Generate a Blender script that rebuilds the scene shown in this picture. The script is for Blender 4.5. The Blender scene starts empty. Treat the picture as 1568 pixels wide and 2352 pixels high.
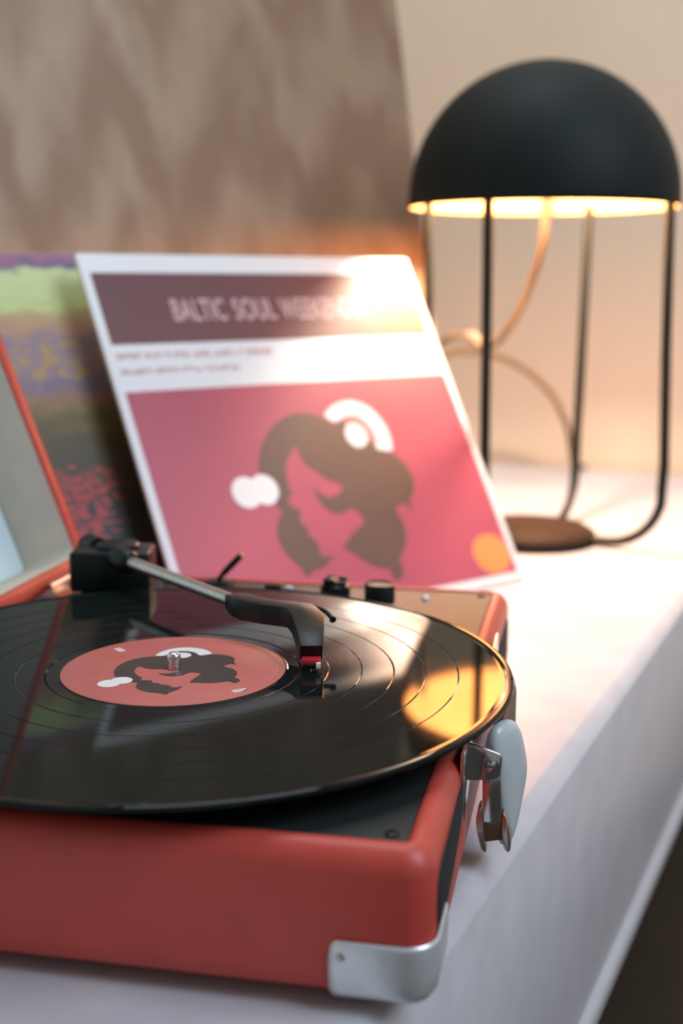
import bpy, bmesh, math, random
from mathutils import Vector, Matrix

# ------------------------------------------------------------------ camera
S = bpy.context.scene
COL = S.collection
cam_d = bpy.data.cameras.new('camera')
cam = bpy.data.objects.new('camera', cam_d)
COL.objects.link(cam)
S.camera = cam
CAM = Vector((0.17948, -0.50937, 0.17089))
RIGHT = Vector((0.980077, 0.198613, 0.001549))
DOWN = Vector((0.037746, -0.178597, -0.983198))
FWD = Vector((-0.194999, 0.963668, -0.182536))
m = Matrix((RIGHT, -DOWN, -FWD)).transposed().to_4x4()
m.translation = CAM
cam.matrix_world = m
cam_d.sensor_fit = 'VERTICAL'
cam_d.sensor_height = 36.0
cam_d.lens = 2852.2 / 2352 * 36.0
cam_d.clip_start = 0.02
cam_d.dof.use_dof = True
cam_d.dof.focus_distance = 0.535
cam_d.dof.aperture_fstop = 5.6

# ------------------------------------------------------------------ world, lights, exposure
W = bpy.data.worlds.new('room_light')
S.world = W
W.use_nodes = True
bg = W.node_tree.nodes['Background']
bg.inputs[0].default_value = (0.93, 0.98, 1.0, 1)
bg.inputs[1].default_value = 0.215

win = bpy.data.lights.new('window_daylight', 'AREA')
win.shape = 'RECTANGLE'
win.size, win.size_y = 0.9, 1.1
win.energy = 21.0
win.color = (0.74, 0.84, 1.0)
wo = bpy.data.objects.new('window_daylight', win)
COL.objects.link(wo)
wo.location = (1.28, -0.30, 1.25)
wo.rotation_euler = (Vector((0.1, 0.05, -0.05)) - Vector(wo.location)).to_track_quat('-Z', 'Y').to_euler()

sky = bpy.data.lights.new('skylight', 'AREA')
sky.shape = 'RECTANGLE'
sky.size, sky.size_y = 0.9, 0.9
sky.energy = 15.0
sky.color = (0.80, 0.90, 1.0)
so_ = bpy.data.objects.new('skylight', sky)
COL.objects.link(so_)
so_.location = (0.0, 0.55, 2.1)
so_.rotation_euler = (Vector((0.1, 0.1, -0.05)) - Vector(so_.location)).to_track_quat('-Z', 'Y').to_euler()

S.view_settings.view_transform = 'Standard'
S.view_settings.look = 'None'
S.view_settings.gamma = 1.0
S.view_settings.use_curve_mapping = False
S.view_settings.exposure = 0.0

# ------------------------------------------------------------------ materials
def mat(name, color, rough=0.5, metal=0.0, ior=1.5, emit=None, estr=0.0, noise=None, bump=None, coat=0.0, spec=None):
    M = bpy.data.materials.new(name)
    M.use_nodes = True
    nt = M.node_tree
    p = nt.nodes['Principled BSDF']
    p.inputs['Base Color'].default_value = (*color, 1)
    p.inputs['Roughness'].default_value = rough
    p.inputs['Metallic'].default_value = metal
    p.inputs['IOR'].default_value = ior
    p.inputs['Coat Weight'].default_value = coat
    if spec is not None:
        p.inputs['Specular IOR Level'].default_value = spec
    if emit:
        p.inputs['Emission Color'].default_value = (*emit, 1)
        p.inputs['Emission Strength'].default_value = estr
    tc = nt.nodes.new('ShaderNodeTexCoord')
    if noise:                                     # (scale, amount) gentle colour variation
        n = nt.nodes.new('ShaderNodeTexNoise')
        n.inputs['Scale'].default_value = noise[0]
        n.inputs['Detail'].default_value = 4
        nt.links.new(tc.outputs['Object'], n.inputs['Vector'])
        r = nt.nodes.new('ShaderNodeValToRGB')
        a = noise[1]
        r.color_ramp.elements[0].position = 0.3
        r.color_ramp.elements[1].position = 0.7
        r.color_ramp.elements[0].color = (*[c * (1 - a) for c in color], 1)
        r.color_ramp.elements[1].color = (*[min(1, c * (1 + a)) for c in color], 1)
        nt.links.new(n.outputs['Fac'], r.inputs['Fac'])
        nt.links.new(r.outputs['Color'], p.inputs['Base Color'])
    if bump:                                      # (scale, strength, distance)
        n = nt.nodes.new('ShaderNodeTexNoise')
        n.inputs['Scale'].default_value = bump[0]
        n.inputs['Detail'].default_value = 3
        nt.links.new(tc.outputs['Object'], n.inputs['Vector'])
        b = nt.nodes.new('ShaderNodeBump')
        b.inputs['Strength'].default_value = bump[1]
        b.inputs['Distance'].default_value = bump[2]
        nt.links.new(n.outputs['Fac'], b.inputs['Height'])
        nt.links.new(b.outputs['Normal'], p.inputs['Normal'])
    return M

RED = mat('red_leatherette', (0.55, 0.068, 0.048), 0.42, noise=(60, 0.06), bump=(900, 0.12, 0.0004))
DECK = mat('black_deck_vinyl', (0.012, 0.016, 0.015), 0.42, bump=(1200, 0.10, 0.0003))
BLACK = mat('black_plastic', (0.008, 0.011, 0.011), 0.36, spec=0.3)
GRILLE = mat('black_speaker_cloth', (0.012, 0.015, 0.015), 0.85, bump=(2500, 0.4, 0.0005))
RUBBER = mat('black_rubber', (0.02, 0.02, 0.02), 0.8)
CHROME = mat('chrome', (0.72, 0.73, 0.75), 0.16, 1.0, noise=(120, 0.05))
NICKEL = mat('satin_nickel', (0.80, 0.84, 0.86), 0.30, 0.55, noise=(90, 0.06))
STEEL = mat('brushed_steel', (0.62, 0.57, 0.50), 0.30, 1.0, noise=(200, 0.08))
VINYL = mat('black_vinyl', (0.006, 0.010, 0.009), 0.045, ior=1.21)
LABEL = mat('coral_label_paper', (0.52, 0.125, 0.105), 0.5, noise=(80, 0.05))
GRIPM = mat('pale_grey_plastic', (0.55, 0.60, 0.61), 0.22, noise=(40, 0.03))
GRIPD = mat('dark_grip_leather', (0.085, 0.068, 0.062), 0.5, noise=(90, 0.08), bump=(800, 0.15, 0.0003))
BRASSY = mat('brown_rubber_pad', (0.10, 0.065, 0.03), 0.5)
REDP = mat('red_stylus_plastic', (0.6, 0.03, 0.04), 0.3)
WHITEP = mat('white_plastic', (0.8, 0.8, 0.8), 0.4)
LINING = mat('beige_lid_lining', (0.58, 0.515, 0.42), 0.75, noise=(50, 0.05), bump=(700, 0.1, 0.0003))
PANEL = mat('pale_blue_panel', (0.60, 0.74, 0.78), 0.6, noise=(40, 0.03))
SHADE = mat('matt_black_enamel', (0.004, 0.010, 0.010), 0.6, noise=(30, 0.1), spec=0.25)
SHADE_IN = mat('brass_shade_lining', (0.82, 0.43, 0.14), 0.6, noise=(30, 0.1))
WIRE = mat('black_wire_enamel', (0.004, 0.008, 0.008), 0.5, spec=0.3)
BASEM = mat('dark_bronze_enamel', (0.020, 0.012, 0.009), 0.7, spec=0.15, noise=(60, 0.1))
BULB = mat('lit_bulb_glass', (1, 1, 1), 0.4, emit=(1.0, 0.84, 0.67), estr=880.0)
CORD = mat('tan_fabric_cord', (0.19, 0.125, 0.06), 0.7, noise=(300, 0.2))
SWITCHM = mat('brown_switch_plastic', (0.20, 0.10, 0.06), 0.5)
TABLE = mat('white_stone_lacquer', (0.55, 0.54, 0.57), 0.36, noise=(34, 0.06))
WALLM = mat('warm_cream_paint', (0.92, 0.75, 0.56), 0.8, noise=(6, 0.02), bump=(60, 0.08, 0.001))
FLOORM = mat('dark_walnut_floor', (0.048, 0.032, 0.020), 0.55, noise=(5, 0.25))
CARD = mat('white_card', (0.78, 0.78, 0.79), 0.40, noise=(30, 0.015))
MAROON = mat('maroon_ink', (0.145, 0.055, 0.060), 0.40)
PINK = mat('pink_ink', (0.42, 0.080, 0.122), 0.40, noise=(12, 0.06))
HAIRM = mat('brown_ink', (0.115, 0.068, 0.052), 0.40)
HAIRL = mat('dark_label_ink', (0.040, 0.028, 0.024), 0.5)
WINK = mat('white_ink', (0.80, 0.80, 0.80), 0.40)
TEXTM = mat('pale_rose_ink', (0.62, 0.42, 0.42), 0.5)
ROWM = mat('faded_red_ink', (0.55, 0.33, 0.30), 0.5)
ORANGE = mat('orange_sticker_paper', (0.90, 0.27, 0.075), 0.5, noise=(40, 0.04))
RING = mat('dusty_rose_ink', (0.50, 0.20, 0.19), 0.5)
WOOD = mat('raw_pine', (0.45, 0.32, 0.2), 0.7, noise=(20, 0.1))

# ------------------------------------------------------------------ helpers
def link(name, bm, mats, parent=None, smooth=True, auto=None):
    me = bpy.data.meshes.new(name)
    bmesh.ops.recalc_face_normals(bm, faces=bm.faces[:])
    bm.to_mesh(me)
    bm.free()
    for M in (mats if isinstance(mats, (list, tuple)) else [mats]):
        me.materials.append(M)
    if smooth:
        for p in me.polygons:
            p.use_smooth = True
        me.set_sharp_from_angle(angle=math.radians(auto if auto else 38))
    o = bpy.data.objects.new(name, me)
    COL.objects.link(o)
    if parent:
        o.parent = parent
    return o

def thing(name, label, cat, loc=(0, 0, 0), group=None):
    o = bpy.data.objects.new(name, None)
    COL.objects.link(o)
    o.location = loc
    o.empty_display_size = 0.02
    o['label'] = label
    o['category'] = cat
    if group:
        o['group'] = group
    return o

def fix_parent(o):
    """keep world coordinates of parts modelled in world space under an Empty with a location"""
    o.matrix_parent_inverse = Matrix.Translation(-Vector(o.parent.location))

def part(name, bm, mats, parent, smooth=True, label=None, auto=None):
    o = link(name, bm, mats, parent, smooth, auto)
    if parent.type == 'EMPTY':
        fix_parent(o)
    if label:
        o['label'] = label
    return o

def structure(name, bm, mats, label=None, cat=None):
    o = link(name, bm, mats)
    o['kind'] = 'structure'
    if label:
        o['label'] = label
        o['category'] = cat or name.split('_')[0]
    return o

def lathe(bm, prof, seg=96, c=(0, 0), mi=0, a0=0.0):
    rings = []
    for r, z in prof:
        if r < 1e-6:
            rings.append([bm.verts.new((c[0], c[1], z))])
        else:
            rings.append([bm.verts.new((c[0] + r * math.cos(a0 + 2 * math.pi * k / seg), c[1] + r * math.sin(a0 + 2 * math.pi * k / seg), z)) for k in range(seg)])
    for A, B in zip(rings, rings[1:]):
        for k in range(seg):
            j = (k + 1) % seg
            if len(A) == 1 and len(B) == 1:
                continue
            if len(A) == 1:
                f = bm.faces.new((A[0], B[j], B[k]))
            elif len(B) == 1:
                f = bm.faces.new((A[k], A[j], B[0]))
            else:
                f = bm.faces.new((A[k], A[j], B[j], B[k]))
            f.material_index = mi
    return rings

def catmull(pts, n=8):
    P = [Vector(p) for p in pts]
    P = [P[0] * 2 - P[1]] + P + [P[-1] * 2 - P[-2]]
    out = []
    for i in range(1, len(P) - 2):
        for k in range(n):
            t = k / n
            a, b, c, d = P[i - 1], P[i], P[i + 1], P[i + 2]
            out.append(0.5 * ((2 * b) + (c - a) * t + (2 * a - 5 * b + 4 * c - d) * t * t + (3 * b - a - 3 * c + d) * t ** 3))
    out.append(P[-2])
    return out

def tube(bm, pts, r, seg=14, cap=True):
    """round bar along a polyline; r is a number or a list of radii"""
    P = [Vector(p) for p in pts]
    rr = r if isinstance(r, (list, tuple)) else [r] * len(P)
    T = [(P[min(i + 1, len(P) - 1)] - P[max(i - 1, 0)]).normalized() for i in range(len(P))]
    n = T[0].orthogonal().normalized()
    rings = []
    for i, p in enumerate(P):
        n = (n - T[i] * n.dot(T[i])).normalized()
        b = T[i].cross(n)
        rings.append([bm.verts.new(p + (n * math.cos(2 * math.pi * k / seg) + b * math.sin(2 * math.pi * k / seg)) * rr[i]) for k in range(seg)])
    for A, B in zip(rings, rings[1:]):
        for k in range(seg):
            j = (k + 1) % seg
            bm.faces.new((A[k], A[j], B[j], B[k]))
    if cap:
        bm.faces.new(rings[0][::-1])
        bm.faces.new(rings[-1])

def box(bm, x0, x1, y0, y1, z0, z1, bev=0.0, seg=2, M=None):
    vs = [bm.verts.new((x, y, z)) for x in (x0, x1) for y in (y0, y1) for z in (z0, z1)]
    F = [(0, 1, 3, 2), (4, 6, 7, 5), (0, 4, 5, 1), (2, 3, 7, 6), (0, 2, 6, 4), (1, 5, 7, 3)]
    fs = [bm.faces.new([vs[i] for i in f]) for f in F]
    if bev:
        es = {e for f in fs for e in f.edges}
        r = bmesh.ops.bevel(bm, geom=list(es), offset=bev, segments=seg, profile=0.5, affect='EDGES')
        vs = list({v for f in bm.faces for v in f.verts}) if M is None else list({v for f in r['faces'] for v in f.verts} | {v for v in vs if v.is_valid})
    if M is not None:
        bmesh.ops.transform(bm, matrix=M, verts=[v for v in vs if v.is_valid])

def prism(bm, poly, frame, d0, d1, bev=0.0, seg=2):
    """closed 2-D outline extruded from depth d0 to d1; frame = (origin, axis_u, axis_v, axis_depth)"""
    o, u, v, w = [Vector(a) for a in frame]
    A = [bm.verts.new(o + u * p[0] + v * p[1] + w * d0) for p in poly]
    B = [bm.verts.new(o + u * p[0] + v * p[1] + w * d1) for p in poly]
    fa = bm.faces.new(A[::-1])
    fb = bm.faces.new(B)
    n = len(poly)
    for i in range(n):
        j = (i + 1) % n
        bm.faces.new((A[i], A[j], B[j], B[i]))
    if bev:
        es = list(fa.edges) + list(fb.edges)
        bmesh.ops.bevel(bm, geom=es, offset=bev, segments=seg, profile=0.5, affect='EDGES')

def flat(bm, poly, frame, d, mi=0):
    """one flat printed patch, triangulated"""
    o, u, v, w = [Vector(a) for a in frame]
    f = bm.faces.new([bm.verts.new(o + u * p[0] + v * p[1] + w * d) for p in poly])
    f.material_index = mi
    if len(poly) > 4:
        bmesh.ops.triangulate(bm, faces=[f], ngon_method='EAR_CLIP')

def rrect(x0, x1, y0, y1, r, n=6):
    out = []
    for cx, cy, a in ((x1 - r, y0 + r, -90), (x1 - r, y1 - r, 0), (x0 + r, y1 - r, 90), (x0 + r, y0 + r, 180)):
        for k in range(n + 1):
            t = math.radians(a + 90 * k / n)
            out.append((cx + r * math.cos(t), cy + r * math.sin(t)))
    return out

def disc(cx, cy, rx, ry=None, n=40):
    ry = ry or rx
    return [(cx + rx * math.cos(2 * math.pi * k / n), cy + ry * math.sin(2 * math.pi * k / n)) for k in range(n)]

def smooth_poly(P, n=3):
    """closed Catmull-Rom through an outline"""
    N = len(P)
    out = []
    for i in range(N):
        a, b, c, d = [Vector(P[(i + k) % N]) for k in (-1, 0, 1, 2)]
        for k in range(n):
            t = k / n
            q = 0.5 * ((2 * b) + (c - a) * t + (2 * a - 5 * b + 4 * c - d) * t * t + (3 * b - a - 3 * c + d) * t ** 3)
            out.append((q.x, q.y))
    return out

def text_mesh(name, body, size, mat_, parent, M, sx=1.0, bold=0.0, spacing=1.0):
    cu = bpy.data.curves.new(name, 'FONT')
    cu.body = body
    cu.size = size
    cu.space_character = spacing
    tmp = bpy.data.objects.new('tmp_text', cu)
    me = bpy.data.meshes.new_from_object(tmp)
    bpy.data.objects.remove(tmp)
    me.transform(Matrix.Diagonal((sx, 1, 1, 1)))
    if bold:                                      # heavier strokes: the same outlines laid side by side
        bm = bmesh.new()
        bm.from_mesh(me)
        for k, (bx, by) in enumerate(((-bold, 0), (bold, 0), (0, bold * .6), (0, -bold * .6))):
            g = bmesh.ops.duplicate(bm, geom=[f for f in bm.faces][:len(me.polygons)])
            bmesh.ops.translate(bm, vec=(bx, by, 0.00001 * (k + 1)), verts=[v for v in g['geom'] if isinstance(v, bmesh.types.BMVert)])
        bm.to_mesh(me)
        bm.free()
    xs = [v.co.x for v in me.vertices]
    me.transform(Matrix.Translation((-min(xs), 0, 0)))
    me.transform(M)
    me.materials.clear()
    me.materials.append(mat_)
    o = bpy.data.objects.new(name, me)
    COL.objects.link(o)
    o.parent = parent
    if parent.type == 'EMPTY':
        fix_parent(o)
    return o

TZ = -0.072          # table top; the record's face is z = 0
TH = 0.2215          # turn of the sideboard and walls against the record player
E1 = Vector((math.sin(TH), math.cos(TH), 0))       # along the sideboard front, away from the camera
E2 = Vector((math.cos(TH), -math.sin(TH), 0))      # towards the room
UP = Vector((0, 0, 1))
EDGE = Vector((0.1518, 0, TZ))                     # a point on the front edge of the top

# ------------------------------------------------------------------ room shell
def quad_slab(name, o, u, v, w, lu, lv, t, M, label=None, cat=None):
    bm = bmesh.new()
    P = [(0, 0), (lu, 0), (lu, lv), (0, lv)]
    prism(bm, P, (o, u, v, w), 0, t)
    ob = structure(name, bm, M, label, cat)
    return ob

WALL_S = 1.135       # distance of the back wall along E1 from EDGE
FLOOR_Z = -0.50
o_back = EDGE + E1 * WALL_S - E2 * 1.0
o_back.z = FLOOR_Z
quad_slab('wall_back', o_back, E2, UP, E1, 3.2, 2.6, 0.10, WALLM)
o_left = EDGE + E1 * (WALL_S + 0.1) - E2 * 0.845
o_left.z = FLOOR_Z
quad_slab('wall_left', o_left, -E1, UP, -E2, 3.4, 2.6, 0.10, WALLM)
bm = bmesh.new()
o_f = EDGE + E1 * (WALL_S + 0.1) - E2 * 0.92
o_f.z = FLOOR_Z
quad_slab('floor', o_f, -E1, E2, -UP, 3.6, 3.4, 0.06, FLOORM)

# ------------------------------------------------------------------ sideboard
side = thing('sideboard', 'white stone-look sideboard with chamfered front edge, carrying the red record player and black lamp', 'sideboard', tuple(EDGE - UP * 0.6))
D_T, L0, L1 = 0.835, -0.75, WALL_S - 0.017
# body section across the front (x across towards the room, z height)
sec = [(-D_T, 0), (-0.0102, 0), (-0.0078, -0.0009), (-0.0040, -0.0036), (-0.0010, -0.0066), (0, -0.0080),
       (0, -0.172), (-0.0006, -0.174), (0.0035, -0.1765), (0.0048, -0.179), (0.0048, -0.188), (0.0040, -0.190), (-D_T, -0.190)]
bm = bmesh.new()
prism(bm, sec, (EDGE, E2, UP, E1), L0, L1)
part('carcass', bm, TABLE, side, auto=50)
bm = bmesh.new()
pl = [EDGE + E2 * a + E1 * b for a, b in ((-0.72, -0.65), (-0.16, -0.65), (-0.16, 1.08), (-0.72, 1.08))]
prism(bm, [(q.x, q.y) for q in pl], ((0, 0, 0), (1, 0, 0), (0, 1, 0), UP), FLOOR_Z, TZ - 0.190, 0.002)
part('plinth', bm, FLOORM, side, label='dark recessed plinth')

# ------------------------------------------------------------------ canvas leaning in the corner
cl = math.radians(12.5)
cb = Vector((0.70711, 0.70711, 0))
cn = Vector((-0.70711, 0.70711, 0))
cu_ = UP * math.cos(cl) + cn * math.sin(cl)
cw = cb.cross(cu_).normalized()                    # faces the room
co = cn * 0.53 + UP * (TZ + 0.0084)
paint = thing('canvas_painting', 'large unframed canvas with blurred taupe brush strokes leaning in the corner behind the sleeves', 'painting', tuple(co + cb * 0.2))

def canvas_material():
    M = bpy.data.materials.new('taupe_brushwork')
    M.use_nodes = True
    nt = M.node_tree
    L = nt.links
    p = nt.nodes['Principled BSDF']
    p.inputs['Roughness'].default_value = 0.85
    uv = nt.nodes.new('ShaderNodeUVMap')
    sp = nt.nodes.new('ShaderNodeSeparateXYZ')
    L.new(uv.outputs[0], sp.inputs[0])
    def noise(vec, scale, det=3.0):
        n = nt.nodes.new('ShaderNodeTexNoise')
        n.inputs['Scale'].default_value = scale
        n.inputs['Detail'].default_value = det
        L.new(vec, n.inputs['Vector'])
        return n.outputs['Fac']
    def math_(op, a, b=None):
        n = nt.nodes.new('ShaderNodeMath')
        n.operation = op
        for i, v in enumerate((a, b)):
            if v is None:
                continue
            if hasattr(v, 'links'):
                L.new(v, n.inputs[i])
            else:
                n.inputs[i].default_value = v
        return n.outputs[0]
    mp = nt.nodes.new('ShaderNodeMapping')
    mp.inputs['Scale'].default_value = (1.0, 0.42, 1)
    L.new(uv.outputs[0], mp.inputs[0])
    n1 = noise(mp.outputs[0], 11, 3)
    n2 = noise(mp.outputs[0], 46, 2)
    # zig-zag of tall chevrons: |fract(x*k)-.5| shifts the bands up and down
    zz = math_('PINGPONG', math_('ADD', sp.outputs[0], math_('MULTIPLY', n1, 0.09)), 0.070)
    band = math_('ADD', math_('MULTIPLY', sp.outputs[1], 7.2), math_('MULTIPLY', zz, 13.0))
    band = math_('ADD', band, math_('MULTIPLY', n1, 2.2))
    s = math_('SINE', math_('MULTIPLY', band, 4.2))
    s = math_('ADD', math_('MULTIPLY', s, 0.19), math_('ADD', math_('MULTIPLY', n1, 0.55), math_('MULTIPLY', n2, 0.45)))
    r = nt.nodes.new('ShaderNodeValToRGB')
    r.color_ramp.elements[0].position = 0.33
    r.color_ramp.elements[0].color = (0.35, 0.235, 0.160, 1)
    r.color_ramp.elements[1].position = 0.72
    r.color_ramp.elements[1].color = (0.48, 0.365, 0.265, 1)
    L.new(s, r.inputs[0])
    # colour multiplied darker and browner towards the right-hand edge
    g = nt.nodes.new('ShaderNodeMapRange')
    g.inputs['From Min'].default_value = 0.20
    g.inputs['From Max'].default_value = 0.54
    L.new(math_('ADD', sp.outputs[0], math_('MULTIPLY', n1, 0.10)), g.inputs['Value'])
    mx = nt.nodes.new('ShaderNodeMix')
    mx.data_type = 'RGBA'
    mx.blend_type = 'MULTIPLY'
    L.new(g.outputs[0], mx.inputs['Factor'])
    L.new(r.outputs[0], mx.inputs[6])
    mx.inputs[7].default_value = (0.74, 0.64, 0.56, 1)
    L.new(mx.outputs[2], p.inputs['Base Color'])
    return M

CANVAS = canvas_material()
CW0, CW1, CH = -0.130, 0.588, 0.80
bm = bmesh.new()
uvl = bm.loops.layers.uv.new('UVMap')
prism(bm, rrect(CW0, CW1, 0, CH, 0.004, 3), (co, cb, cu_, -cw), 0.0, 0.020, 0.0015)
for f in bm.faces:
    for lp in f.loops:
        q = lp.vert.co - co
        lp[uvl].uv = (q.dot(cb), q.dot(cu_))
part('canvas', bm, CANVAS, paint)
bm = bmesh.new()
for a0, a1, c0, c1 in ((CW0 + .004, CW1 - .004, .004, .04), (CW0 + .004, CW1 - .004, CH - .04, CH - .004), (CW0 + .004, CW0 + .04, .04, CH - .04), (CW1 - .04, CW1 - .004, .04, CH - .04)):
    prism(bm, [(a0, c0), (a1, c0), (a1, c1), (a0, c1)], (co, cb, cu_, -cw), 0.0202, 0.038)
part('stretcher_frame', bm, WOOD, paint, smooth=False)

# ------------------------------------------------------------------ record player
rp = thing('record_player', 'red suitcase record player with its lid open on the white sideboard', 'record player', (0, 0.045, TZ))
X0, X1, Y0, Y1 = -0.1335, 0.1345, -0.1364, 0.2266
ZB, ZD = -0.066, -0.0131
bm = bmesh.new()
loops = []
for ins, z, rr in ((0.008, ZB, 0.008), (0.003, ZB + .0012, 0.009), (0.0008, ZB + .004, 0.010), (0, ZB + .009, 0.010), (0, -0.0215, 0.010), (0.0006, -0.0180, 0.0096), (0.0024, -0.0148, 0.0085),
                   (0.0050, -0.0125, 0.007), (0.0072, -0.0120, 0.005), (0.0092, -0.0122, 0.003), (0.0099, -0.0130, 0.0022), (0.0100, -0.0200, 0.002)):
    loops.append([bm.verts.new((px, py, z)) for px, py in rrect(X0 + ins, X1 - ins, Y0 + ins, Y1 - ins, rr, 8)])
n = len(loops[0])
for A, B in zip(loops, loops[1:]):
    for i in range(n):
        j = (i + 1) % n
        bm.faces.new((A[i], A[j], B[j], B[i]))
bm.faces.new(loops[0][::-1])
bm.faces.new(loops[-1])
case = part('case_body', bm, RED, rp, auto=60)
bm = bmesh.new()
prism(bm, rrect(X0 + .0101, X1 - .0101, Y0 + .0101, Y1 - .0101, 0.002, 4), ((0, 0, 0), (1, 0, 0), (0, 1, 0), (0, 0, 1)), -0.019, ZD, 0.0004)
deck = part('deck', bm, DECK, rp, label='black deck plate inside the red rim')
for px, py in ((0.1189, 0.2095), (0.1185, -0.1205), (-0.1180, 0.2095), (-0.118, -0.1205)):
    bm = bmesh.new()
    lathe(bm, [(0.0025, ZD), (0.0025, ZD + .0006), (0.0016, ZD + .0011), (0.0009, ZD + .0011), (0.0008, ZD + .0006), (0, ZD + .0006)], 20, (px, py))
    part('deck_screw', bm, BLACK, deck)
bm = bmesh.new()
lathe(bm, [(0.0022, ZD), (0.0022, ZD + .0010), (0.0012, ZD + .0022), (0, ZD + .0025)], 20, (0.0874, 0.1956))
part('indicator_light', bm, WHITEP, deck, label='small pale indicator light')
for px, py in ((-0.11, -0.115), (0.11, -0.115), (-0.11, 0.205), (0.11, 0.205)):
    bm = bmesh.new()
    lathe(bm, [(0, TZ), (0.006, TZ), (0.007, TZ + .001), (0.008, ZB + .0005), (0, ZB + .0005)], 24, (px, py))
    part('foot', bm, RUBBER, rp)

# knobs on the far strip of the deck
bm = bmesh.new()
lathe(bm, [(0, ZD), (0.0090, ZD), (0.0090, ZD + .0095), (0.0086, ZD + .0102), (0.0078, ZD + .0104), (0.0070, ZD + .0096), (0.0030, ZD + .0092), (0, ZD + .0092)], 48, (0.0613, 0.1880))
part('volume_knob', bm, BLACK, rp, label='plain round black volume knob')
bm = bmesh.new()
lathe(bm, [(0, ZD), (0.0088, ZD), (0.0090, ZD + .001), (0.0088, ZD + .0060), (0.0080, ZD + .0066), (0.0042, ZD + .0068), (0.0040, ZD + .0085), (0, ZD + .0088)], 40, (0.0330, 0.1960))
k1 = part('selector_knob', bm, BLACK, rp, label='lobed black selector knob')
for a, r0, h, tall in ((250, 0.0068, 0.0035, 0.0118), (40, 0.0052, 0.0026, 0.0108), (130, 0.0055, 0.0024, 0.0112), (330, 0.0060, 0.0024, 0.0092)):
    bm = bmesh.new()
    q = Vector((0.0330 + r0 * math.cos(math.radians(a)), 0.1960 + r0 * math.sin(math.radians(a)), 0))
    tube(bm, [(q.x, q.y, ZD + .0012), (q.x, q.y, ZD + tall - .0008), (q.x, q.y, ZD + tall)], [h, h, h * .6], 14)
    part('lobe', bm, BLACK, k1)
bm = bmesh.new()
box(bm, -0.0120, -0.0020, 0.2005, 0.2065, ZD, ZD + .0028, 0.0008)
part('speed_switch', bm, BLACK, rp)
bm = bmesh.new()
box(bm, 0.0005, 0.0050, 0.2020, 0.2050, ZD, ZD + .0018, 0.0006)
part('switch_mark', bm, WHITEP, rp)
# cue lever
bm = bmesh.new()
box(bm, -0.050, -0.034, 0.198, 0.212, ZD, ZD + .0030, 0.001)
lev = part('cue_lever_base', bm, BLACK, rp)
bm = bmesh.new()
tube(bm, catmull([(-0.0425, 0.2040, ZD + .002), (-0.0400, 0.2030, ZD + .0060), (-0.0335, 0.2020, ZD + .0130), (-0.0262, 0.2015, ZD + .0205)], 4), [0.0016] * 6 + [0.0021] * 7, 12)
part('cue_lever', bm, BLACK, lev)

# platter and spindle
bm = bmesh.new()
lathe(bm, [(0, ZD), (0.088, ZD + .0005), (0.090, ZD + .002), (0.090, -0.0048), (0.0885, -0.0036), (0, -0.0030)], 96)
part('platter', bm, RUBBER, rp)
bm = bmesh.new()
lathe(bm, [(0, -0.008), (0.0031, -0.008), (0.0031, 0.0058), (0.0029, 0.0066), (0.0021, 0.0074), (0.0010, 0.0078), (0, 0.0079)], 32)
part('spindle', bm, CHROME, rp, label='short chrome centre spindle')

# lid: an open tray standing up from the hinge side
la = math.radians(20.5)
lu = Vector((-math.sin(la), 0, math.cos(la)))
lw = Vector((math.cos(la), 0, math.sin(la)))        # the way the open side faces
lo = Vector((X0 - 0.0006, 0, -0.0105))
LD, LH = 0.043, 0.268
def lid_loop(ins, d, rr):
    return [lo + lu * a + Vector((0, 1, 0)) * b + lw * d for a, b in rrect(0.0 + ins, LH - ins, Y0 + ins, Y1 - ins, rr, 8)]
bm = bmesh.new()
loops = []
for ins, d, rr in ((0.006, -LD, 0.012), (0.0015, -LD + .0012, 0.014), (0, -LD + .005, 0.015), (0, -0.002, 0.015), (0.0012, -0.0004, 0.014), (0.0032, 0, 0.012), (0.0088, 0, 0.009), (0.0102, -0.0008, 0.008), (0.0106, -0.004, 0.0075)):
    loops.append([bm.verts.new(p) for p in lid_loop(ins, d, rr)])
n = len(loops[0])
for A, B in zip(loops, loops[1:]):
    for i in range(n):
        j = (i + 1) % n
        bm.faces.new((A[i], A[j], B[j], B[i]))
bm.faces.new(loops[0][::-1])
lid = part('lid', bm, RED, rp, auto=60, label='open red lid with a pale beige lining')
bm = bmesh.new()
loops = []
for ins, d, rr in ((0.0102, -0.0030, 0.0078), (0.0108, -0.0026, 0.0072), (0.0112, -0.0034, 0.007), (0.0118, -LD + .006, 0.006), (0.0115, -LD + .0035, 0.005), (0.014, -LD + .003, 0.004)):
    loops.append([bm.verts.new(p) for p in lid_loop(ins, d, rr)])
for A, B in zip(loops, loops[1:]):
    for i in range(n):
        j = (i + 1) % n
        bm.faces.new((A[i], A[j], B[j], B[i]))
part('lid_lining', bm, LINING, lid, auto=60)
bm = bmesh.new()
for d0, d1 in ((-LD + .0025, -LD + .0042),):
    A = [bm.verts.new(p) for p in lid_loop(0.0126, d0, 0.005)]
    B = [bm.verts.new(p) for p in lid_loop(0.0126, d1, 0.005)]
    for i in range(len(A)):
        j = (i + 1) % len(A)
        bm.faces.new((A[i], A[j], B[j], B[i]))
    bm.faces.new(A[::-1])
    bm.faces.new(B)
part('lid_panel', bm, PANEL, lid, label='pale blue-grey panel inside the lid')
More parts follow.
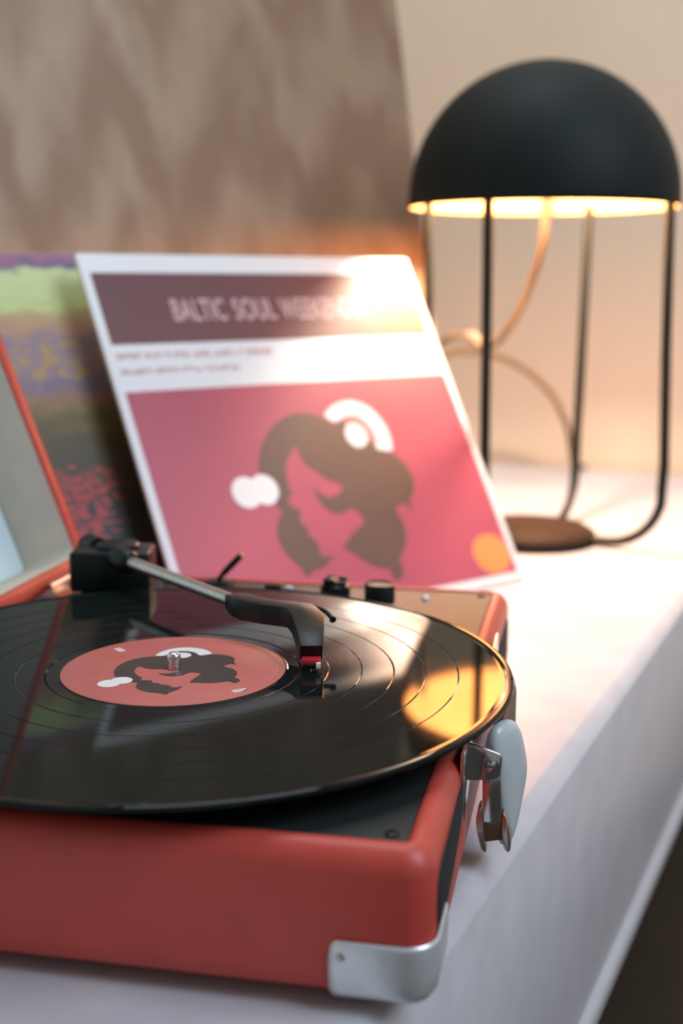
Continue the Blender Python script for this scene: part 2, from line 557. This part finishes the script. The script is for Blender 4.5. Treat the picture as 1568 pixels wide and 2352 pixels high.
for hy in (0.172, -0.080):
    bm = bmesh.new()
    tube(bm, [(X0 + .0008, hy - .014, -0.0085), (X0 + .0008, hy + .014, -0.0085)], 0.0030, 16)
    h = part('hinge', bm, CHROME, rp)
    bm = bmesh.new()
    box(bm, X0 + .0012, X0 + .0062, hy - .014, hy + .014, -0.0124, -0.0108, 0.0003)
    part('hinge_leaf', bm, CHROME, h)

# tonearm
bm = bmesh.new()
lathe(bm, [(0, ZD), (0.0165, ZD), (0.0170, ZD + .001), (0.0165, -0.0045), (0.0150, -0.0030), (0, -0.0030)], 40, (-0.0905, 0.1490))
arm = part('tonearm_base', bm, BLACK, rp)
pv = Vector((-0.0900, 0.1480, 0.0165))
e_ = Vector((0.0140, 0.0580, 0.0160))
ad = (e_ - pv).normalized()
sd = Vector((-ad.y, ad.x, 0)).normalized()
bm = bmesh.new()
Mx = Matrix((Vector((0.98, 0.2, 0)), Vector((-0.2, 0.98, 0)), UP)).transposed().to_4x4()
Mx.translation = (-0.0905, 0.1500, 0)
box(bm, -0.0205, 0.0250, -0.0145, 0.0145, -0.0030, 0.0200, 0.0022, 3, Mx)
part('pivot_housing', bm, BLACK, arm)
bm = bmesh.new()
lathe(bm, [(0, 0.0198), (0.0125, 0.0198), (0.0125, 0.0222), (0.0115, 0.0232), (0, 0.0236)], 36, (-0.0850, 0.1500))
part('pivot_cap', bm, BLACK, arm)
bm = bmesh.new()
c0 = pv + ad * 0.010
tube(bm, [c0, pv + ad * 0.0240, pv + ad * 0.0265], [0.0068, 0.0068, 0.0050], 20)
part('pivot_collar', bm, BLACK, arm)
bm = bmesh.new()
tube(bm, [pv + ad * 0.012, pv + ad * 0.06, e_], 0.0034, 20)
tubeo = part('arm_tube', bm, STEEL, arm, label='slim steel tonearm tube')
# counterweight stub behind the pivot
bm = bmesh.new()
tube(bm, [pv - ad * 0.012, pv - ad * 0.026, pv - ad * 0.028], [0.0075, 0.0075, 0.006], 20)
part('counterweight', bm, BLACK, arm)
# headshell: rectangular sections lofted along a bent centreline
cl_pts = [(0.0085, 0.0628, 0.0158, .0036, .0036), (0.0145, 0.0560, 0.0160, .0052, .0050), (0.0206, 0.0505, 0.0160, .0056, .0052), (0.0310, 0.0465, 0.0158, .0056, .0050), (0.0400, 0.0450, 0.0158, .0060, .0050),
          (0.0480, 0.0420, 0.0160, .0074, .0048), (0.0535, 0.0340, 0.0150, .0076, .0048), (0.0570, 0.0230, 0.0128, .0066, .0050), (0.0594, 0.0150, 0.0102, .0056, .0048), (0.0606, 0.0105, 0.0080, .0050, .0042)]
bm = bmesh.new()
prev = None
for i, (cx, cy, cz, hw, hh) in enumerate(cl_pts):
    a = Vector(cl_pts[max(i - 1, 0)][:3])
    b = Vector(cl_pts[min(i + 1, len(cl_pts) - 1)][:3])
    t = (b - a).normalized()
    s_ = t.cross(UP).normalized()
    u_ = s_.cross(t).normalized()
    c = Vector((cx, cy, cz))
    ring = []
    for px, py in rrect(-hw, hw, -hh, hh, 0.0007, 2):
        ring.append(bm.verts.new(c + s_ * px + u_ * py))
    if prev:
        for k in range(len(ring)):
            j = (k + 1) % len(ring)
            bm.faces.new((prev[k], prev[j], ring[j], ring[k]))
    else:
        bm.faces.new(ring[::-1])
    prev = ring
bm.faces.new(prev)
shell = part('headshell', bm, BLACK, arm, auto=32)
bm = bmesh.new()
tube(bm, catmull([(0.0520, 0.0440, 0.0190), (0.0560, 0.0455, 0.0192), (0.0605, 0.0430, 0.0182), (0.0640, 0.0385, 0.0168), (0.0652, 0.0365, 0.0164)], 5), [0.0011] * 17 + [0.0012, 0.0015, 0.0017, 0.0014], 12)
part('finger_lift', bm, BLACK, shell)
fr = (Vector((0.0606, 0.0118, 0)), Vector((0.98, 0.2, 0)), Vector((-0.2, 0.98, 0)), UP)
bm = bmesh.new()
prism(bm, rrect(-0.0046, 0.0040, -0.0050, 0.0060, 0.0012, 3), fr, 0.0036, 0.0062, 0.0004)
part('cartridge', bm, REDP, shell, label='red cartridge under the headshell')
bm = bmesh.new()
prism(bm, [(0.0020, -0.0062), (0.0040, -0.0060), (0.0040, -0.0030), (0.0020, -0.0030)], fr, 0.0020, 0.0048, 0.0003)
part('cartridge_clip', bm, WHITEP, shell)
bm = bmesh.new()
prism(bm, rrect(-0.0044, 0.0026, -0.0050, 0.0050, 0.0014, 3), fr, 0.0016, 0.0040, 0.0005)
part('stylus_holder', bm, BLACK, shell)
bm = bmesh.new()
tube(bm, [(0.0606, 0.0100, 0.0030), (0.0612, 0.0070, 0.0004)], [0.0005, 0.00025], 8)
part('stylus', bm, CHROME, shell)
# tonearm rest
bm = bmesh.new()
box(bm, -0.0800, -0.0740, 0.2090, 0.2150, ZD, ZD + .0050, 0.001)
part('arm_rest', bm, BLACK, rp)

# speaker grille, clasp, handle on the front (right-hand) face
bm = bmesh.new()
prism(bm, smooth_poly([(-0.1215, -0.0250), (-0.095, -0.0236), (-0.070, -0.0228), (-0.052, -0.0232), (-0.047, -0.0300), (-0.052, -0.0370), (-0.075, -0.0440), (-0.100, -0.0480), (-0.119, -0.0490), (-0.1235, -0.0380)], 3),
      ((X1, 0, 0), (0, 1, 0), (0, 0, 1), (1, 0, 0)), -0.0004, 0.0007, 0.0004)
part('speaker_grille', bm, GRILLE, rp)
bm = bmesh.new()
prism(bm, smooth_poly([(0.140, -0.0250), (0.165, -0.0236), (0.190, -0.0236), (0.2085, -0.0260), (0.2105, -0.0380), (0.2080, -0.0490), (0.170, -0.0490), (0.142, -0.0450)], 3),
      ((X1, 0, 0), (0, 1, 0), (0, 0, 1), (1, 0, 0)), -0.0004, 0.0007, 0.0004)
part('speaker_grille', bm, GRILLE, rp)
for hy, sgn, pr in ((-0.030, 1, 1.0), (0.100, -1, 0.40)):
    bm = bmesh.new()
    pl = [(-0.0215, -0.0100), (0.0130, -0.0135), (0.0095, -0.0300), (-0.004, -0.0345), (-0.0160, -0.0400), (-0.0225, -0.0270)]
    pl = [(hy + sgn * a, b) for a, b in pl]
    prism(bm, pl, ((X1, 0, 0), (0, 1, 0), (0, 0, 1), (1, 0, 0)), -0.0003, 0.0012, 0.0004)
    plate = part('handle_plate', bm, CHROME, rp)
    bm = bmesh.new()
    prism(bm, [(X1 + (a - X1) * pr, b) for a, b in [(0.1345, -0.0130), (0.1380, -0.0136), (0.1478, -0.0166), (0.1490, -0.0180), (0.1485, -0.0262), (0.1470, -0.0275), (0.1420, -0.0284), (0.1345, -0.0292)]],
          ((0, hy, 0), (1, 0, 0), (0, 0, 1), (0, 1, 0)), -0.0008, 0.0010, 0.0004)
    part('handle_bracket', bm, CHROME, plate)
    bm = bmesh.new()
    cy_ = hy - sgn * 0.0008
    M_ = Matrix.Translation((X1 + 0.0103 * pr, cy_, -0.0216)) @ Matrix.Rotation(math.radians(90 * sgn), 4, 'X')
    lathe(bm, [(0.0030, 0), (0.0030, 0.0004), (0.0018, 0.0006), (0.0017, 0.0011), (0.0009, 0.0016), (0, 0.0017)], 24)
    bmesh.ops.transform(bm, matrix=M_, verts=bm.verts[:])
    part('rivet', bm, CHROME, plate)
# handle: dark padded grip with a pale flared end cap, hung on a chrome strap
prof_g = rrect(0.1440, 0.1502, -0.0460, -0.0105, 0.0028, 4)
bm = bmesh.new()
rows = []
for y_, dx in ((-0.0120, 0), (0.0, 0.0004), (0.020, 0.0006), (0.040, 0), (0.056, -0.0020), (0.068, -0.0046), (0.076, -0.0066)):
    rows.append([bm.verts.new((a + dx, y_, b)) for a, b in prof_g])
for A, B in zip(rows, rows[1:]):
    for i in range(len(A)):
        j = (i + 1) % len(A)
        bm.faces.new((A[i], A[j], B[j], B[i]))
bm.faces.new(rows[0][::-1])
bm.faces.new(rows[-1])
grip = part('handle_grip', bm, GRIPD, rp, label='dark grey-brown carrying handle grip')
CT, CN = Vector((0.53, 0.848, 0)), Vector((0.848, -0.53, 0))
outer = [(-7.1, -30.7), (-9.4, -21.2), (-10.6, -15.7), (-8.0, -10.1), (-1.1, -8.1), (5.7, -9.6), (10.1, -16.5), (14.0, -29.3), (13.7, -37.0), (10.7, -47.8), (7.9, -56.7), (4.1, -62.9), (1.0, -63.6), (-2.2, -53.4), (-5.1, -42.8)]
bm = bmesh.new()
oc = smooth_poly([(a / 1000, b / 1000) for a, b in outer], 4)
mx, mz = sum(p[0] for p in oc) / len(oc), sum(p[1] for p in oc) / len(oc)
rows = []
for k, d in ((0.30, 0.0004), (0.62, 0.0), (0.82, -0.0005), (0.93, -0.0013), (0.985, -0.0026), (1.0, -0.0040), (0.985, -0.0056), (0.93, -0.0064)):
    rows.append([bm.verts.new(Vector((0.152, -0.017, 0)) + CT * (mx + (a - mx) * k) + UP * (mz + (b - mz) * k) + CN * d) for a, b in oc])
for A, B in zip(rows, rows[1:]):
    for q in range(len(A)):
        r = (q + 1) % len(A)
        bm.faces.new((A[q], A[r], B[r], B[q]))
bm.faces.new(rows[0][::-1])
bm.faces.new(rows[-1])
part('handle_cap', bm, GRIPM, grip, label='glossy pale grey flared end cap')
hy = -0.0225
bm = bmesh.new()
prism(bm, [(0.1404, -0.0250), (0.1481, -0.0250), (0.1490, -0.0503), (0.1411, -0.0509)], ((0, hy, 0), (1, 0, 0), (0, 0, 1), (0, 1, 0)), -0.0007, 0.0007, 0.0004)
part('handle_strap', bm, CHROME, grip)
bm = bmesh.new()
prism(bm, [(0.1408, -0.0500), (0.1494, -0.0500), (0.1497, -0.0570), (0.1412, -0.0588)], ((0, hy, 0), (1, 0, 0), (0, 0, 1), (0, 1, 0)), -0.0012, 0.0050, 0.0004)
part('strap_pad', bm, BRASSY, grip)
for pg in ([(0.1392, -0.0440), (0.1384, -0.0505), (0.1398, -0.0580), (0.1414, -0.0628), (0.1429, -0.0622), (0.1416, -0.0540), (0.1407, -0.0440)],
           [(0.1494, -0.0455), (0.1494, -0.0540), (0.1502, -0.0606), (0.1524, -0.0620), (0.1530, -0.0580), (0.1518, -0.0508), (0.1505, -0.0462)]):
    bm = bmesh.new()
    prism(bm, smooth_poly(pg, 3), ((0, hy, 0), (1, 0, 0), (0, 0, 1), (0, 1, 0)), -0.0016, 0.0060, 0.0005)
    part('handle_prong', bm, STEEL, grip)

# chrome corner protector, near right bottom corner
bm = bmesh.new()
ROWS = [(-0.0672, 0.0075, 0.80), (-0.0668, 0.0040, 0.88), (-0.0655, 0.0010, 0.95), (-0.0625, -0.0008, 0.99), (-0.0560, -0.0012, 1.0), (-0.0500, -0.0012, 1.0), (-0.0462, -0.0012, 0.97), (-0.0446, -0.0009, 0.92)]
grid = []
for z, ins, k in ROWS:
    row = []
    r_ = 0.010
    L = 0.0245 * k
    cx, cy = X1 - r_, Y0 + r_
    R_ = r_ - ins
    for i in range(9):
        row.append((cx - L * (1 - i / 8), Y0 + ins))
    for i in range(1, 10):
        a = math.radians(-90 + 90 * i / 10)
        row.append((cx + R_ * math.cos(a), cy + R_ * math.sin(a)))
    for i in range(9):
        row.append((X1 - ins, cy + L * i / 8))
    grid.append([bm.verts.new((a, b, z)) for a, b in row])
for A, B in zip(grid, grid[1:]):
    for i in range(len(A) - 1):
        bm.faces.new((A[i], A[i + 1], B[i + 1], B[i]))
cp = part('corner_protector', bm, NICKEL, rp, auto=70)
sm = cp.modifiers.new('thickness', 'SOLIDIFY')
sm.thickness = 0.0007
sm.offset = 0.0
bm = bmesh.new()
lathe(bm, [(0.0017, 0), (0.0016, 0.0005), (0.0009, 0.0010), (0, 0.0011)], 20)
bmesh.ops.transform(bm, matrix=Matrix.Translation((0.1040, Y0 - .0014, -0.0502)) @ Matrix.Rotation(math.radians(90), 4, 'X'), verts=bm.verts[:])
part('rivet', bm, STEEL, cp)

# ------------------------------------------------------------------ shared artwork (millimetres)
HAIR = [(155.7,163.5),(168.2,158.9),(177.6,152.4),(183.1,154.1),(189.1,156.9),(198.2,158.4),(206.8,155.1),(212.4,147.1),(213.4,137.3),(211.6,128.3),(217.6,126.1),(228.2,120.9),(235.3,110.5),(237.3,98.4),(234.7,90.2),(226.8,81.5),(224.9,71.7),(221.9,78.9),(214.3,78.7),(210,76.1),(212,64.4),(210.8,54.2),(205.6,43.6),(196.7,35.7),(196.4,24.6),(188,19.3),(184.8,23.3),(184.3,29.4),(175.1,31.8),(165.3,37.2),(156.8,45.4),(149.2,51.9),(156,57.9),(167.1,65),(174.9,69.1),(174.5,74.7),(171.7,79.6),(167.2,81.7),(158.5,79.2),(150.5,79.7),(144.4,84.9),(140.4,92.4),(140.2,102.5),(142.4,97.7),(145.9,94.8),(152.1,92.6),(159.7,94.3),(165,97.8),(166.4,100.7),(161.3,104.3),(155.3,107),(148.6,113.8),(141.5,119.6),(138.2,126.1),(137.1,132.3),(135.5,137.1),(128.7,131),(123.3,125.4),(119.9,117.7),(118.5,110.8),(117.1,105),(118.5,100.4),(114.1,94.9),(112.4,92.1),(117.2,87.6),(121.1,83.7),(117.6,78.2),(119.5,73.1),(123.3,70.6),(120.1,67.1),(124.4,62.2),(126.7,56.5),(125.9,50.7),(128.9,47.4),(136.6,46.3),(131.7,43.1),(124.6,39.3),(115.1,37.8),(108.4,34),(106.4,39.6),(105.4,42.6),(99.8,49.6),(95.6,58.8),(94.8,68.5),(96.9,76),(102.6,84),(104.6,87.2),(101.8,93.9),(106.5,99.2),(107.8,106),(105.7,112.2),(101.1,116.1),(97.2,117.5),(98.2,124.8),(103.9,136.3),(112,146.7),(123.2,156),(136.8,162.2),(146.5,163.8)]
ARC = [(172.8,161.6),(183.9,168.5),(197.2,171.4),(206.8,170.5),(217.3,165.4),(225.6,154.8),(229.5,142.5),(228.8,131.6),(226.2,125.4),(217.6,126.1),(211.6,128.3),(213.4,137.3),(212.4,147.1),(206.8,155.1),(198.2,158.4),(189.1,157.1),(183.2,154.4),(178.4,154.5),(175.5,156.3),(173,159.1)]

# ------------------------------------------------------------------ record on the platter
rec = thing('vinyl_record', 'black vinyl record with a coral centre label, playing under the tonearm', 'record', (0, 0, -0.002))
prof = [(0.0034, -0.0022), (0.0034, 0.0), (0.0505, 0.0), (0.0512, -0.0002), (0.0560, -0.0002), (0.0570, 0.0)]
for rg in (0.0695, 0.0842, 0.0985, 0.1125, 0.1270):
    prof += [(rg - .0004, 0.0), (rg, -0.00012), (rg + .0004, 0.0)]
prof += [(0.1455, 0.0), (0.1470, 0.00005), (0.1485, 0.0005), (0.1497, 0.0006), (0.1507, 0.0002), (0.1511, -0.0006), (0.1507, -0.0015), (0.1495, -0.0021), (0.1470, -0.0020), (0.09, -0.0022), (0.0034, -0.0022)]
bm = bmesh.new()
lathe(bm, prof, 288)
bmesh.ops.remove_doubles(bm, verts=bm.verts[:], dist=1e-6)
part('record_disc', bm, VINYL, rec, smooth=False)
bm = bmesh.new()
lathe(bm, [(0.0036, 0.0003), (0.0495, 0.0003), (0.0500, 0.0), (0.0036, -0.00005)], 128)
lab = part('centre_label', bm, LABEL, rec, label='coral paper label with a dark profile drawing')
A51 = math.radians(51)
def to_label(P):
    out = []
    for a, c in P:
        a, c = (a - 88) * .40, (c - 105) * .40
        out.append(((a * math.cos(A51) - c * math.sin(A51) - 18.5) / 1000, (a * math.sin(A51) + c * math.cos(A51) - 24.0) / 1000))
    return out
FL = ((0, 0, 0), (1, 0, 0), (0, 1, 0), (0, 0, 1))
bm = bmesh.new()
flat(bm, to_label(smooth_poly(ARC, 2)), FL, 0.00036, 0)
for cx, cy, r in ((80, 104.5, 12.4), (96, 105, 12.0)):
    flat(bm, to_label(disc(cx, cy, r)), FL, 0.00036 + r * 1e-7, 0)
flat(bm, to_label(smooth_poly(HAIR, 2)), FL, 0.00042, 1)
flat(bm, to_label(disc(196, 141, 10.6)), FL, 0.00048, 0)
for cx, cy, a in ((-34.2, 21.4, -40), (37.3, -24.0, 38)):
    a = math.radians(a)
    for k in (-1, 1):
        P = [(-3.2, -.6 + k * .9), (3.2, -.6 + k * .9), (3.2, .6 + k * .9), (-3.2, .6 + k * .9)]
        flat(bm, [((cx + p[0] * math.cos(a) - p[1] * math.sin(a)) / 1000, (cy + p[0] * math.sin(a) + p[1] * math.cos(a)) / 1000) for p in P], FL, 0.00036, 0)
for t in range(-34, 66, 4):
    flat(bm, [(r * math.cos(math.radians(a)), r * math.sin(math.radians(a))) for r, a in ((.0458, t), (.0466, t), (.0466, t + 4), (.0458, t + 4))], FL, 0.00036, 2)
bmesh.ops.recalc_face_normals(bm, faces=bm.faces[:])
part('label_print', bm, [WINK, HAIRL, RING], lab, smooth=False)

# ------------------------------------------------------------------ album sleeves standing behind the player
SY, SL = 0.8572, 0.5368
sb = Vector((math.cos(SY), math.sin(SY), 0))
sn = Vector((-math.sin(SY), math.cos(SY), 0))
su = UP * math.cos(SL) + sn * math.sin(SL)
sf = sb.cross(su).normalized()                     # faces the camera side
SW, SH, ST = 0.318, 0.304, 0.0034
so = Vector((0.1312, 0.4956, TZ + .0019)) - sb * SW + sf * 0.0

sleeve = thing('album_sleeve', 'white framed album sleeve with pink cover and brown profile of a woman, beside the lamp', 'album sleeve', tuple(so + sb * SW * .5), 'album sleeves leaning behind the player')
FS = (so, sb, su, sf)
bm = bmesh.new()
prism(bm, rrect(0, SW, 0, SH, 0.003, 4), FS, -ST, 0.0, 0.0008, 2)
cardo = part('sleeve_card', bm, CARD, sleeve)
bm = bmesh.new()
mm = lambda P: [(a / 1000, c / 1000) for a, c in P]
flat(bm, mm([(7.5, 228), (311, 228), (311, 287.5), (7.5, 287.5)]), FS, 0.00012, 0)
flat(bm, mm([(7, 8.5), (311.5, 8.5), (311.5, 190), (7, 190)]), FS, 0.00012, 1)
flat(bm, mm(smooth_poly(ARC, 3)), FS, 0.00024, 2)
flat(bm, mm(disc(80, 104.5, 12.4)), FS, 0.00022, 2)
flat(bm, mm(disc(96, 105, 12.2)), FS, 0.00024, 2)
RP = [(183, 152)] + [(197 + 21 * math.cos(math.radians(t)), 140 + 20 * math.sin(math.radians(t))) for t in range(120, -31, -10)] + [(197, 140)]
flat(bm, mm(smooth_poly(HAIR, 3)), FS, 0.00030, 3)
RP = [(197 + 17.5 * math.cos(math.radians(t)), 139 + 17.5 * math.sin(math.radians(t))) for t in range(125, -26, -10)] + [(197 + 10 * math.cos(math.radians(t)), 140 + 10 * math.sin(math.radians(t))) for t in range(-25, 126, 10)]
flat(bm, mm(RP), FS, 0.00036, 4)
flat(bm, mm(disc(196, 141, 10.6)), FS, 0.00042, 2)
part('cover_print', bm, [MAROON, PINK, WINK, HAIRM, RING], cardo, smooth=False)
bm = bmesh.new()
prism(bm, mm(disc(291, 27, 19.5, 17.0)), FS, 0.00014, 0.00040)
part('round_sticker', bm, ORANGE, cardo, label='round orange sticker')
MT = Matrix((sb, su, sf)).transposed().to_4x4()
def art_at(x, y, d):
    M = MT.copy()
    M.translation = so + sb * x / 1000 + su * y / 1000 + sf * d
    return M
for word, x0, x1 in (('BALTIC', 66, 113), ('SOUL', 120.5, 159.5), ('WEEKENDER', 164.5, 254)):
    t = text_mesh('title_lettering', word, 0.0262, TEXTM, cardo, Matrix.Identity(4), 1.0, 0.0006, 1.06)
    w = max(v.co.x for v in t.data.vertices)
    t.data.transform(Matrix.Diagonal(((x1 - x0) / 1000 / w, 1, 1, 1)))
    t.data.transform(art_at(x0, 246.6, 0.00026))
# two rows of small print, too soft in the photograph to read: dashes word by word
random.seed(4)
bm = bmesh.new()
for y, words, hh in ((216.0, (18, 13, 4, 12, 15, 18, 5, 22), 4.8), (203.8, (24, 18, 16, 28), 4.4)):
    x = 9.0
    for w in words:
        e = x + w
        while x < e:
            g = random.uniform(1.2, 2.4)
            a, c = (0, hh) if random.random() < .6 else ((0, hh * .6) if random.random() < .5 else (hh * .4, hh))
            flat(bm, mm([(x, y + a), (x + g, y + a), (x + g, y + c), (x, y + c)]), FS, 0.00020)
            x += g + 0.9
        x += 2.6
part('small_print', bm, ROWM, cardo, smooth=False)

# second sleeve, further left and behind: landscape picture with a red flower field
def landscape_material():
    M = bpy.data.materials.new('printed_landscape')
    M.use_nodes = True
    nt = M.node_tree
    L = nt.links
    p = nt.nodes['Principled BSDF']
    p.inputs['Roughness'].default_value = 0.5
    uv = nt.nodes.new('ShaderNodeUVMap')
    sp = nt.nodes.new('ShaderNodeSeparateXYZ')
    L.new(uv.outputs[0], sp.inputs[0])
    def nz(scale, det, sx=1.0, sy=1.0, off=0.0):
        mp = nt.nodes.new('ShaderNodeMapping')
        mp.inputs['Scale'].default_value = (sx, sy, 1)
        mp.inputs['Location'].default_value = (off, off, 0)
        L.new(uv.outputs[0], mp.inputs[0])
        n = nt.nodes.new('ShaderNodeTexNoise')
        n.inputs['Scale'].default_value = scale
        n.inputs['Detail'].default_value = det
        L.new(mp.outputs[0], n.inputs['Vector'])
        return n.outputs['Fac']
    def mth(op, a, b, c=None):
        n = nt.nodes.new('ShaderNodeMath')
        n.operation = op
        for i, v in enumerate((a, b, c)):
            if v is None:
                continue
            if hasattr(v, 'links'):
                L.new(v, n.inputs[i])
            else:
                n.inputs[i].default_value = v
        return n.outputs[0]
    def ramp(fac, stops, interp='LINEAR'):
        r = nt.nodes.new('ShaderNodeValToRGB')
        r.color_ramp.interpolation = interp
        while len(r.color_ramp.elements) < len(stops):
            r.color_ramp.elements.new(0.5)
        for e, (q, c) in zip(r.color_ramp.elements, stops):
            e.position = q
            e.color = (*c, 1)
        L.new(fac, r.inputs[0])
        return r.outputs[0]
    def mix(f, a, b):
        n = nt.nodes.new('ShaderNodeMix')
        n.data_type = 'RGBA'
        L.new(f, n.inputs['Factor'])
        for i, v in ((6, a), (7, b)):
            if hasattr(v, 'links'):
                L.new(v, n.inputs[i])
            else:
                n.inputs[i].default_value = (*v, 1)
        return n.outputs[2]
    n1 = nz(22, 3, 0.6, 1.6)
    v = mth('ADD', sp.outputs[1], mth('MULTIPLY', mth('SUBTRACT', n1, 0.5), 0.10))
    base = ramp(v, [(0.00, (.02, .026, .024)), (0.30, (.02, .026, .024)), (0.34, (.03, .03, .02)), (0.50, (.085, .065, .025)), (0.565, (.15, .115, .035)), (0.60, (.30, .17, .08)), (0.64, (.20, .15, .22)), (0.70, (.34, .23, .20)),
                    (0.755, (.26, .20, .27)), (0.79, (.46, .27, .17)), (0.83, (.50, .36, .17)), (0.855, (.56, .66, .28)), (0.945, (.62, .70, .34)), (0.965, (.12, .12, .22)), (0.985, (.36, .14, .25)), (1.0, (.36, .14, .25))][:16])
    # yellow hut patches in the mauve band
    hut = ramp(mth('MULTIPLY', nz(30, 1, 1.0, 1.0, 3.1), mth('COMPARE', v, 0.70, 0.05)), [(0.52, (0, 0, 0)), (0.56, (1, 1, 1))])
    base = mix(hut, base, (.42, .28, .10))
    # red blossoms in the lower half, thinning out to the black right-hand corner
    fl = nz(58, 2, 0.8, 1.5, 1.7)
    dens = mth('SUBTRACT', fl, mth('MULTIPLY', mth('MAXIMUM', mth('SUBTRACT', sp.outputs[0], mth('ADD', 0.30, mth('MULTIPLY', sp.outputs[1], 0.33))), 0.0), 3.0))
    zone = ramp(v, [(0.04, (0, 0, 0)), (0.10, (1, 1, 1)), (0.42, (1, 1, 1)), (0.47, (0, 0, 0))])
    fm = ramp(mth('MULTIPLY', dens, zone), [(0.44, (0, 0, 0)), (0.52, (1, 1, 1))])
    base = mix(fm, base, (.40, .045, .04))
    L.new(base, p.inputs['Base Color'])
    return M

LAND = landscape_material()
s2o = so + sn * 0.036 - sb * 0.150
sl2 = thing('album_sleeve', 'album sleeve printed with a colourful sunset landscape and red flowers, behind the open lid', 'album sleeve', tuple(s2o + sb * SW * .5), 'album sleeves leaning behind the player')
F2 = (s2o, sb, su, sf)
bm = bmesh.new()
prism(bm, rrect(0, SW, 0, SH, 0.003, 4), F2, -ST, 0.0, 0.0008, 2)
c2 = part('sleeve_card', bm, CARD, sl2)
bm = bmesh.new()
uvl = bm.loops.layers.uv.new('UVMap')
flat(bm, [(0.0006, 0.0006), (SW - .0006, 0.0006), (SW - .0006, SH - .0006), (0.0006, SH - .0006)], F2, 0.00012)
for f in bm.faces:
    for lp in f.loops:
        q = lp.vert.co - s2o
        lp[uvl].uv = (q.dot(sb) / SW, q.dot(su) / SH)
part('cover_print', bm, LAND, c2, smooth=False)

# ------------------------------------------------------------------ table lamp
LX, LY, RZ, RR = 0.128, 0.669, 0.237, 0.1225
lamp = thing('table_lamp', 'black dome table lamp on four thin wire legs, glowing warm beside the sleeve', 'lamp', (LX, LY, TZ))
LC = (LX, LY)
bm = bmesh.new()
prof_o = [(RR * math.cos(math.radians(a)), RZ + .006 + (RR) * math.sin(math.radians(a))) for a in range(0, 91, 5)]
prof_i = [((RR - .0022) * math.cos(math.radians(a)), RZ + .006 + (RR - .0022) * math.sin(math.radians(a))) for a in range(90, -1, -5)]
outer_p = [(RR - .0006, RZ), (RR, RZ + .0006)] + prof_o
outer_p[-1] = (0, outer_p[-1][1])
inner_p = prof_i + [(RR - .0022, RZ + .0006), (RR - .0016, RZ)]
inner_p[0] = (0, inner_p[0][1])
lathe(bm, outer_p, 128, LC, 0)
lathe(bm, inner_p, 128, LC, 1)
lathe(bm, [(RR - .0016, RZ), (RR - .0006, RZ)], 128, LC, 0)
bmesh.ops.remove_doubles(bm, verts=bm.verts[:], dist=1e-6)
shade = part('lamp_shade', bm, [SHADE, SHADE_IN], lamp, auto=50, label='black dome shade with brass-coloured inside')
bm = bmesh.new()
lathe(bm, [(0, TZ), (0.0605, TZ), (0.0620, TZ + .0010), (0.0620, TZ + .0092), (0.0610, TZ + .0106), (0.0540, TZ + .0150), (0.0525, TZ + .0158), (0, TZ + .0165)], 96, (LX - 0.003, LY - 0.006))
part('lamp_base', bm, BASEM, lamp, auto=50)
LR = 0.0045
for az, rlow in ((250, 0.113), (340, 0.1235), (70, 0.107), (160, 0.113)):
    a = math.radians(az)
    dx, dy = math.cos(a), math.sin(a)
    rt = RR - .0050
    P = [(rt, RZ + .008), (rt, RZ), (rt + (rlow - rt) * .45, 0.11), (rlow, 0.010), (rlow - .001, -0.012)]
    bend = 0.050
    cz = TZ + .0062 + bend
    for k in range(1, 8):
        t = math.radians(90 * k / 7)
        P.append((rlow - bend + bend * math.cos(t), cz - bend * math.sin(t)))
    P += [(0.052, TZ + .0062)]
    bm = bmesh.new()
    tube(bm, [(LX + dx * r, LY + dy * r, z) for r, z in P], LR, 14)
    part('leg', bm, WIRE, lamp)
bm = bmesh.new()
lathe(bm, [(0, RZ + .126), (0.020, RZ + .126), (0.020, RZ + .112), (0.0165, RZ + .1105), (0.0165, RZ + .1095), (0, RZ + .1095)], 40, LC)
part('bulb_holder', bm, BLACK, lamp)
bm = bmesh.new()
br, bz = 0.020, RZ + .090
lathe(bm, [(0, bz - br)] + [(br * math.cos(math.radians(t)), bz + br * math.sin(math.radians(t))) for t in range(-75, 50, 15)] + [(0.0125, bz + .0195), (0.0120, RZ + .1110), (0, RZ + .1110)], 40, LC)
part('bulb', bm, BULB, lamp, label='lit round bulb')
cord = [(128, 676, 340), (134, 700, 352), (132, 730, 330), (128, 752, 268), (126, 768, 236), (124, 784, 208), (110, 824, 165), (88, 854, 123), (68, 877, 101), (51, 884, 103), (39, 893, 111), (20, 899, 109), (1, 914, 96),
        (-6, 930, 88), (4, 948, 86), (25, 970, 90), (60, 986, 85), (95, 1001, 69), (127, 1012, 40), (147, 1030, 4), (155, 1066, -36), (158, 1092, -60), (161, 1110, -67.8), (167, 1133, -68), (171, 1148, -70.5), (172, 1150.5, -80), (172, 1150.5, -120)]
bm = bmesh.new()
tube(bm, catmull([(a / 1000, b / 1000, c / 1000) for a, b, c in cord], 6), 0.0038, 12)
cordo = part('power_cord', bm, CORD, lamp)
bm = bmesh.new()
tube(bm, catmull([(0.041, 0.891, 0.112), (0.052, 0.884, 0.106), (0.062, 0.878, 0.098)], 5), [0.0062] * 11, 14)
part('cord_clip', bm, WOOD, cordo)
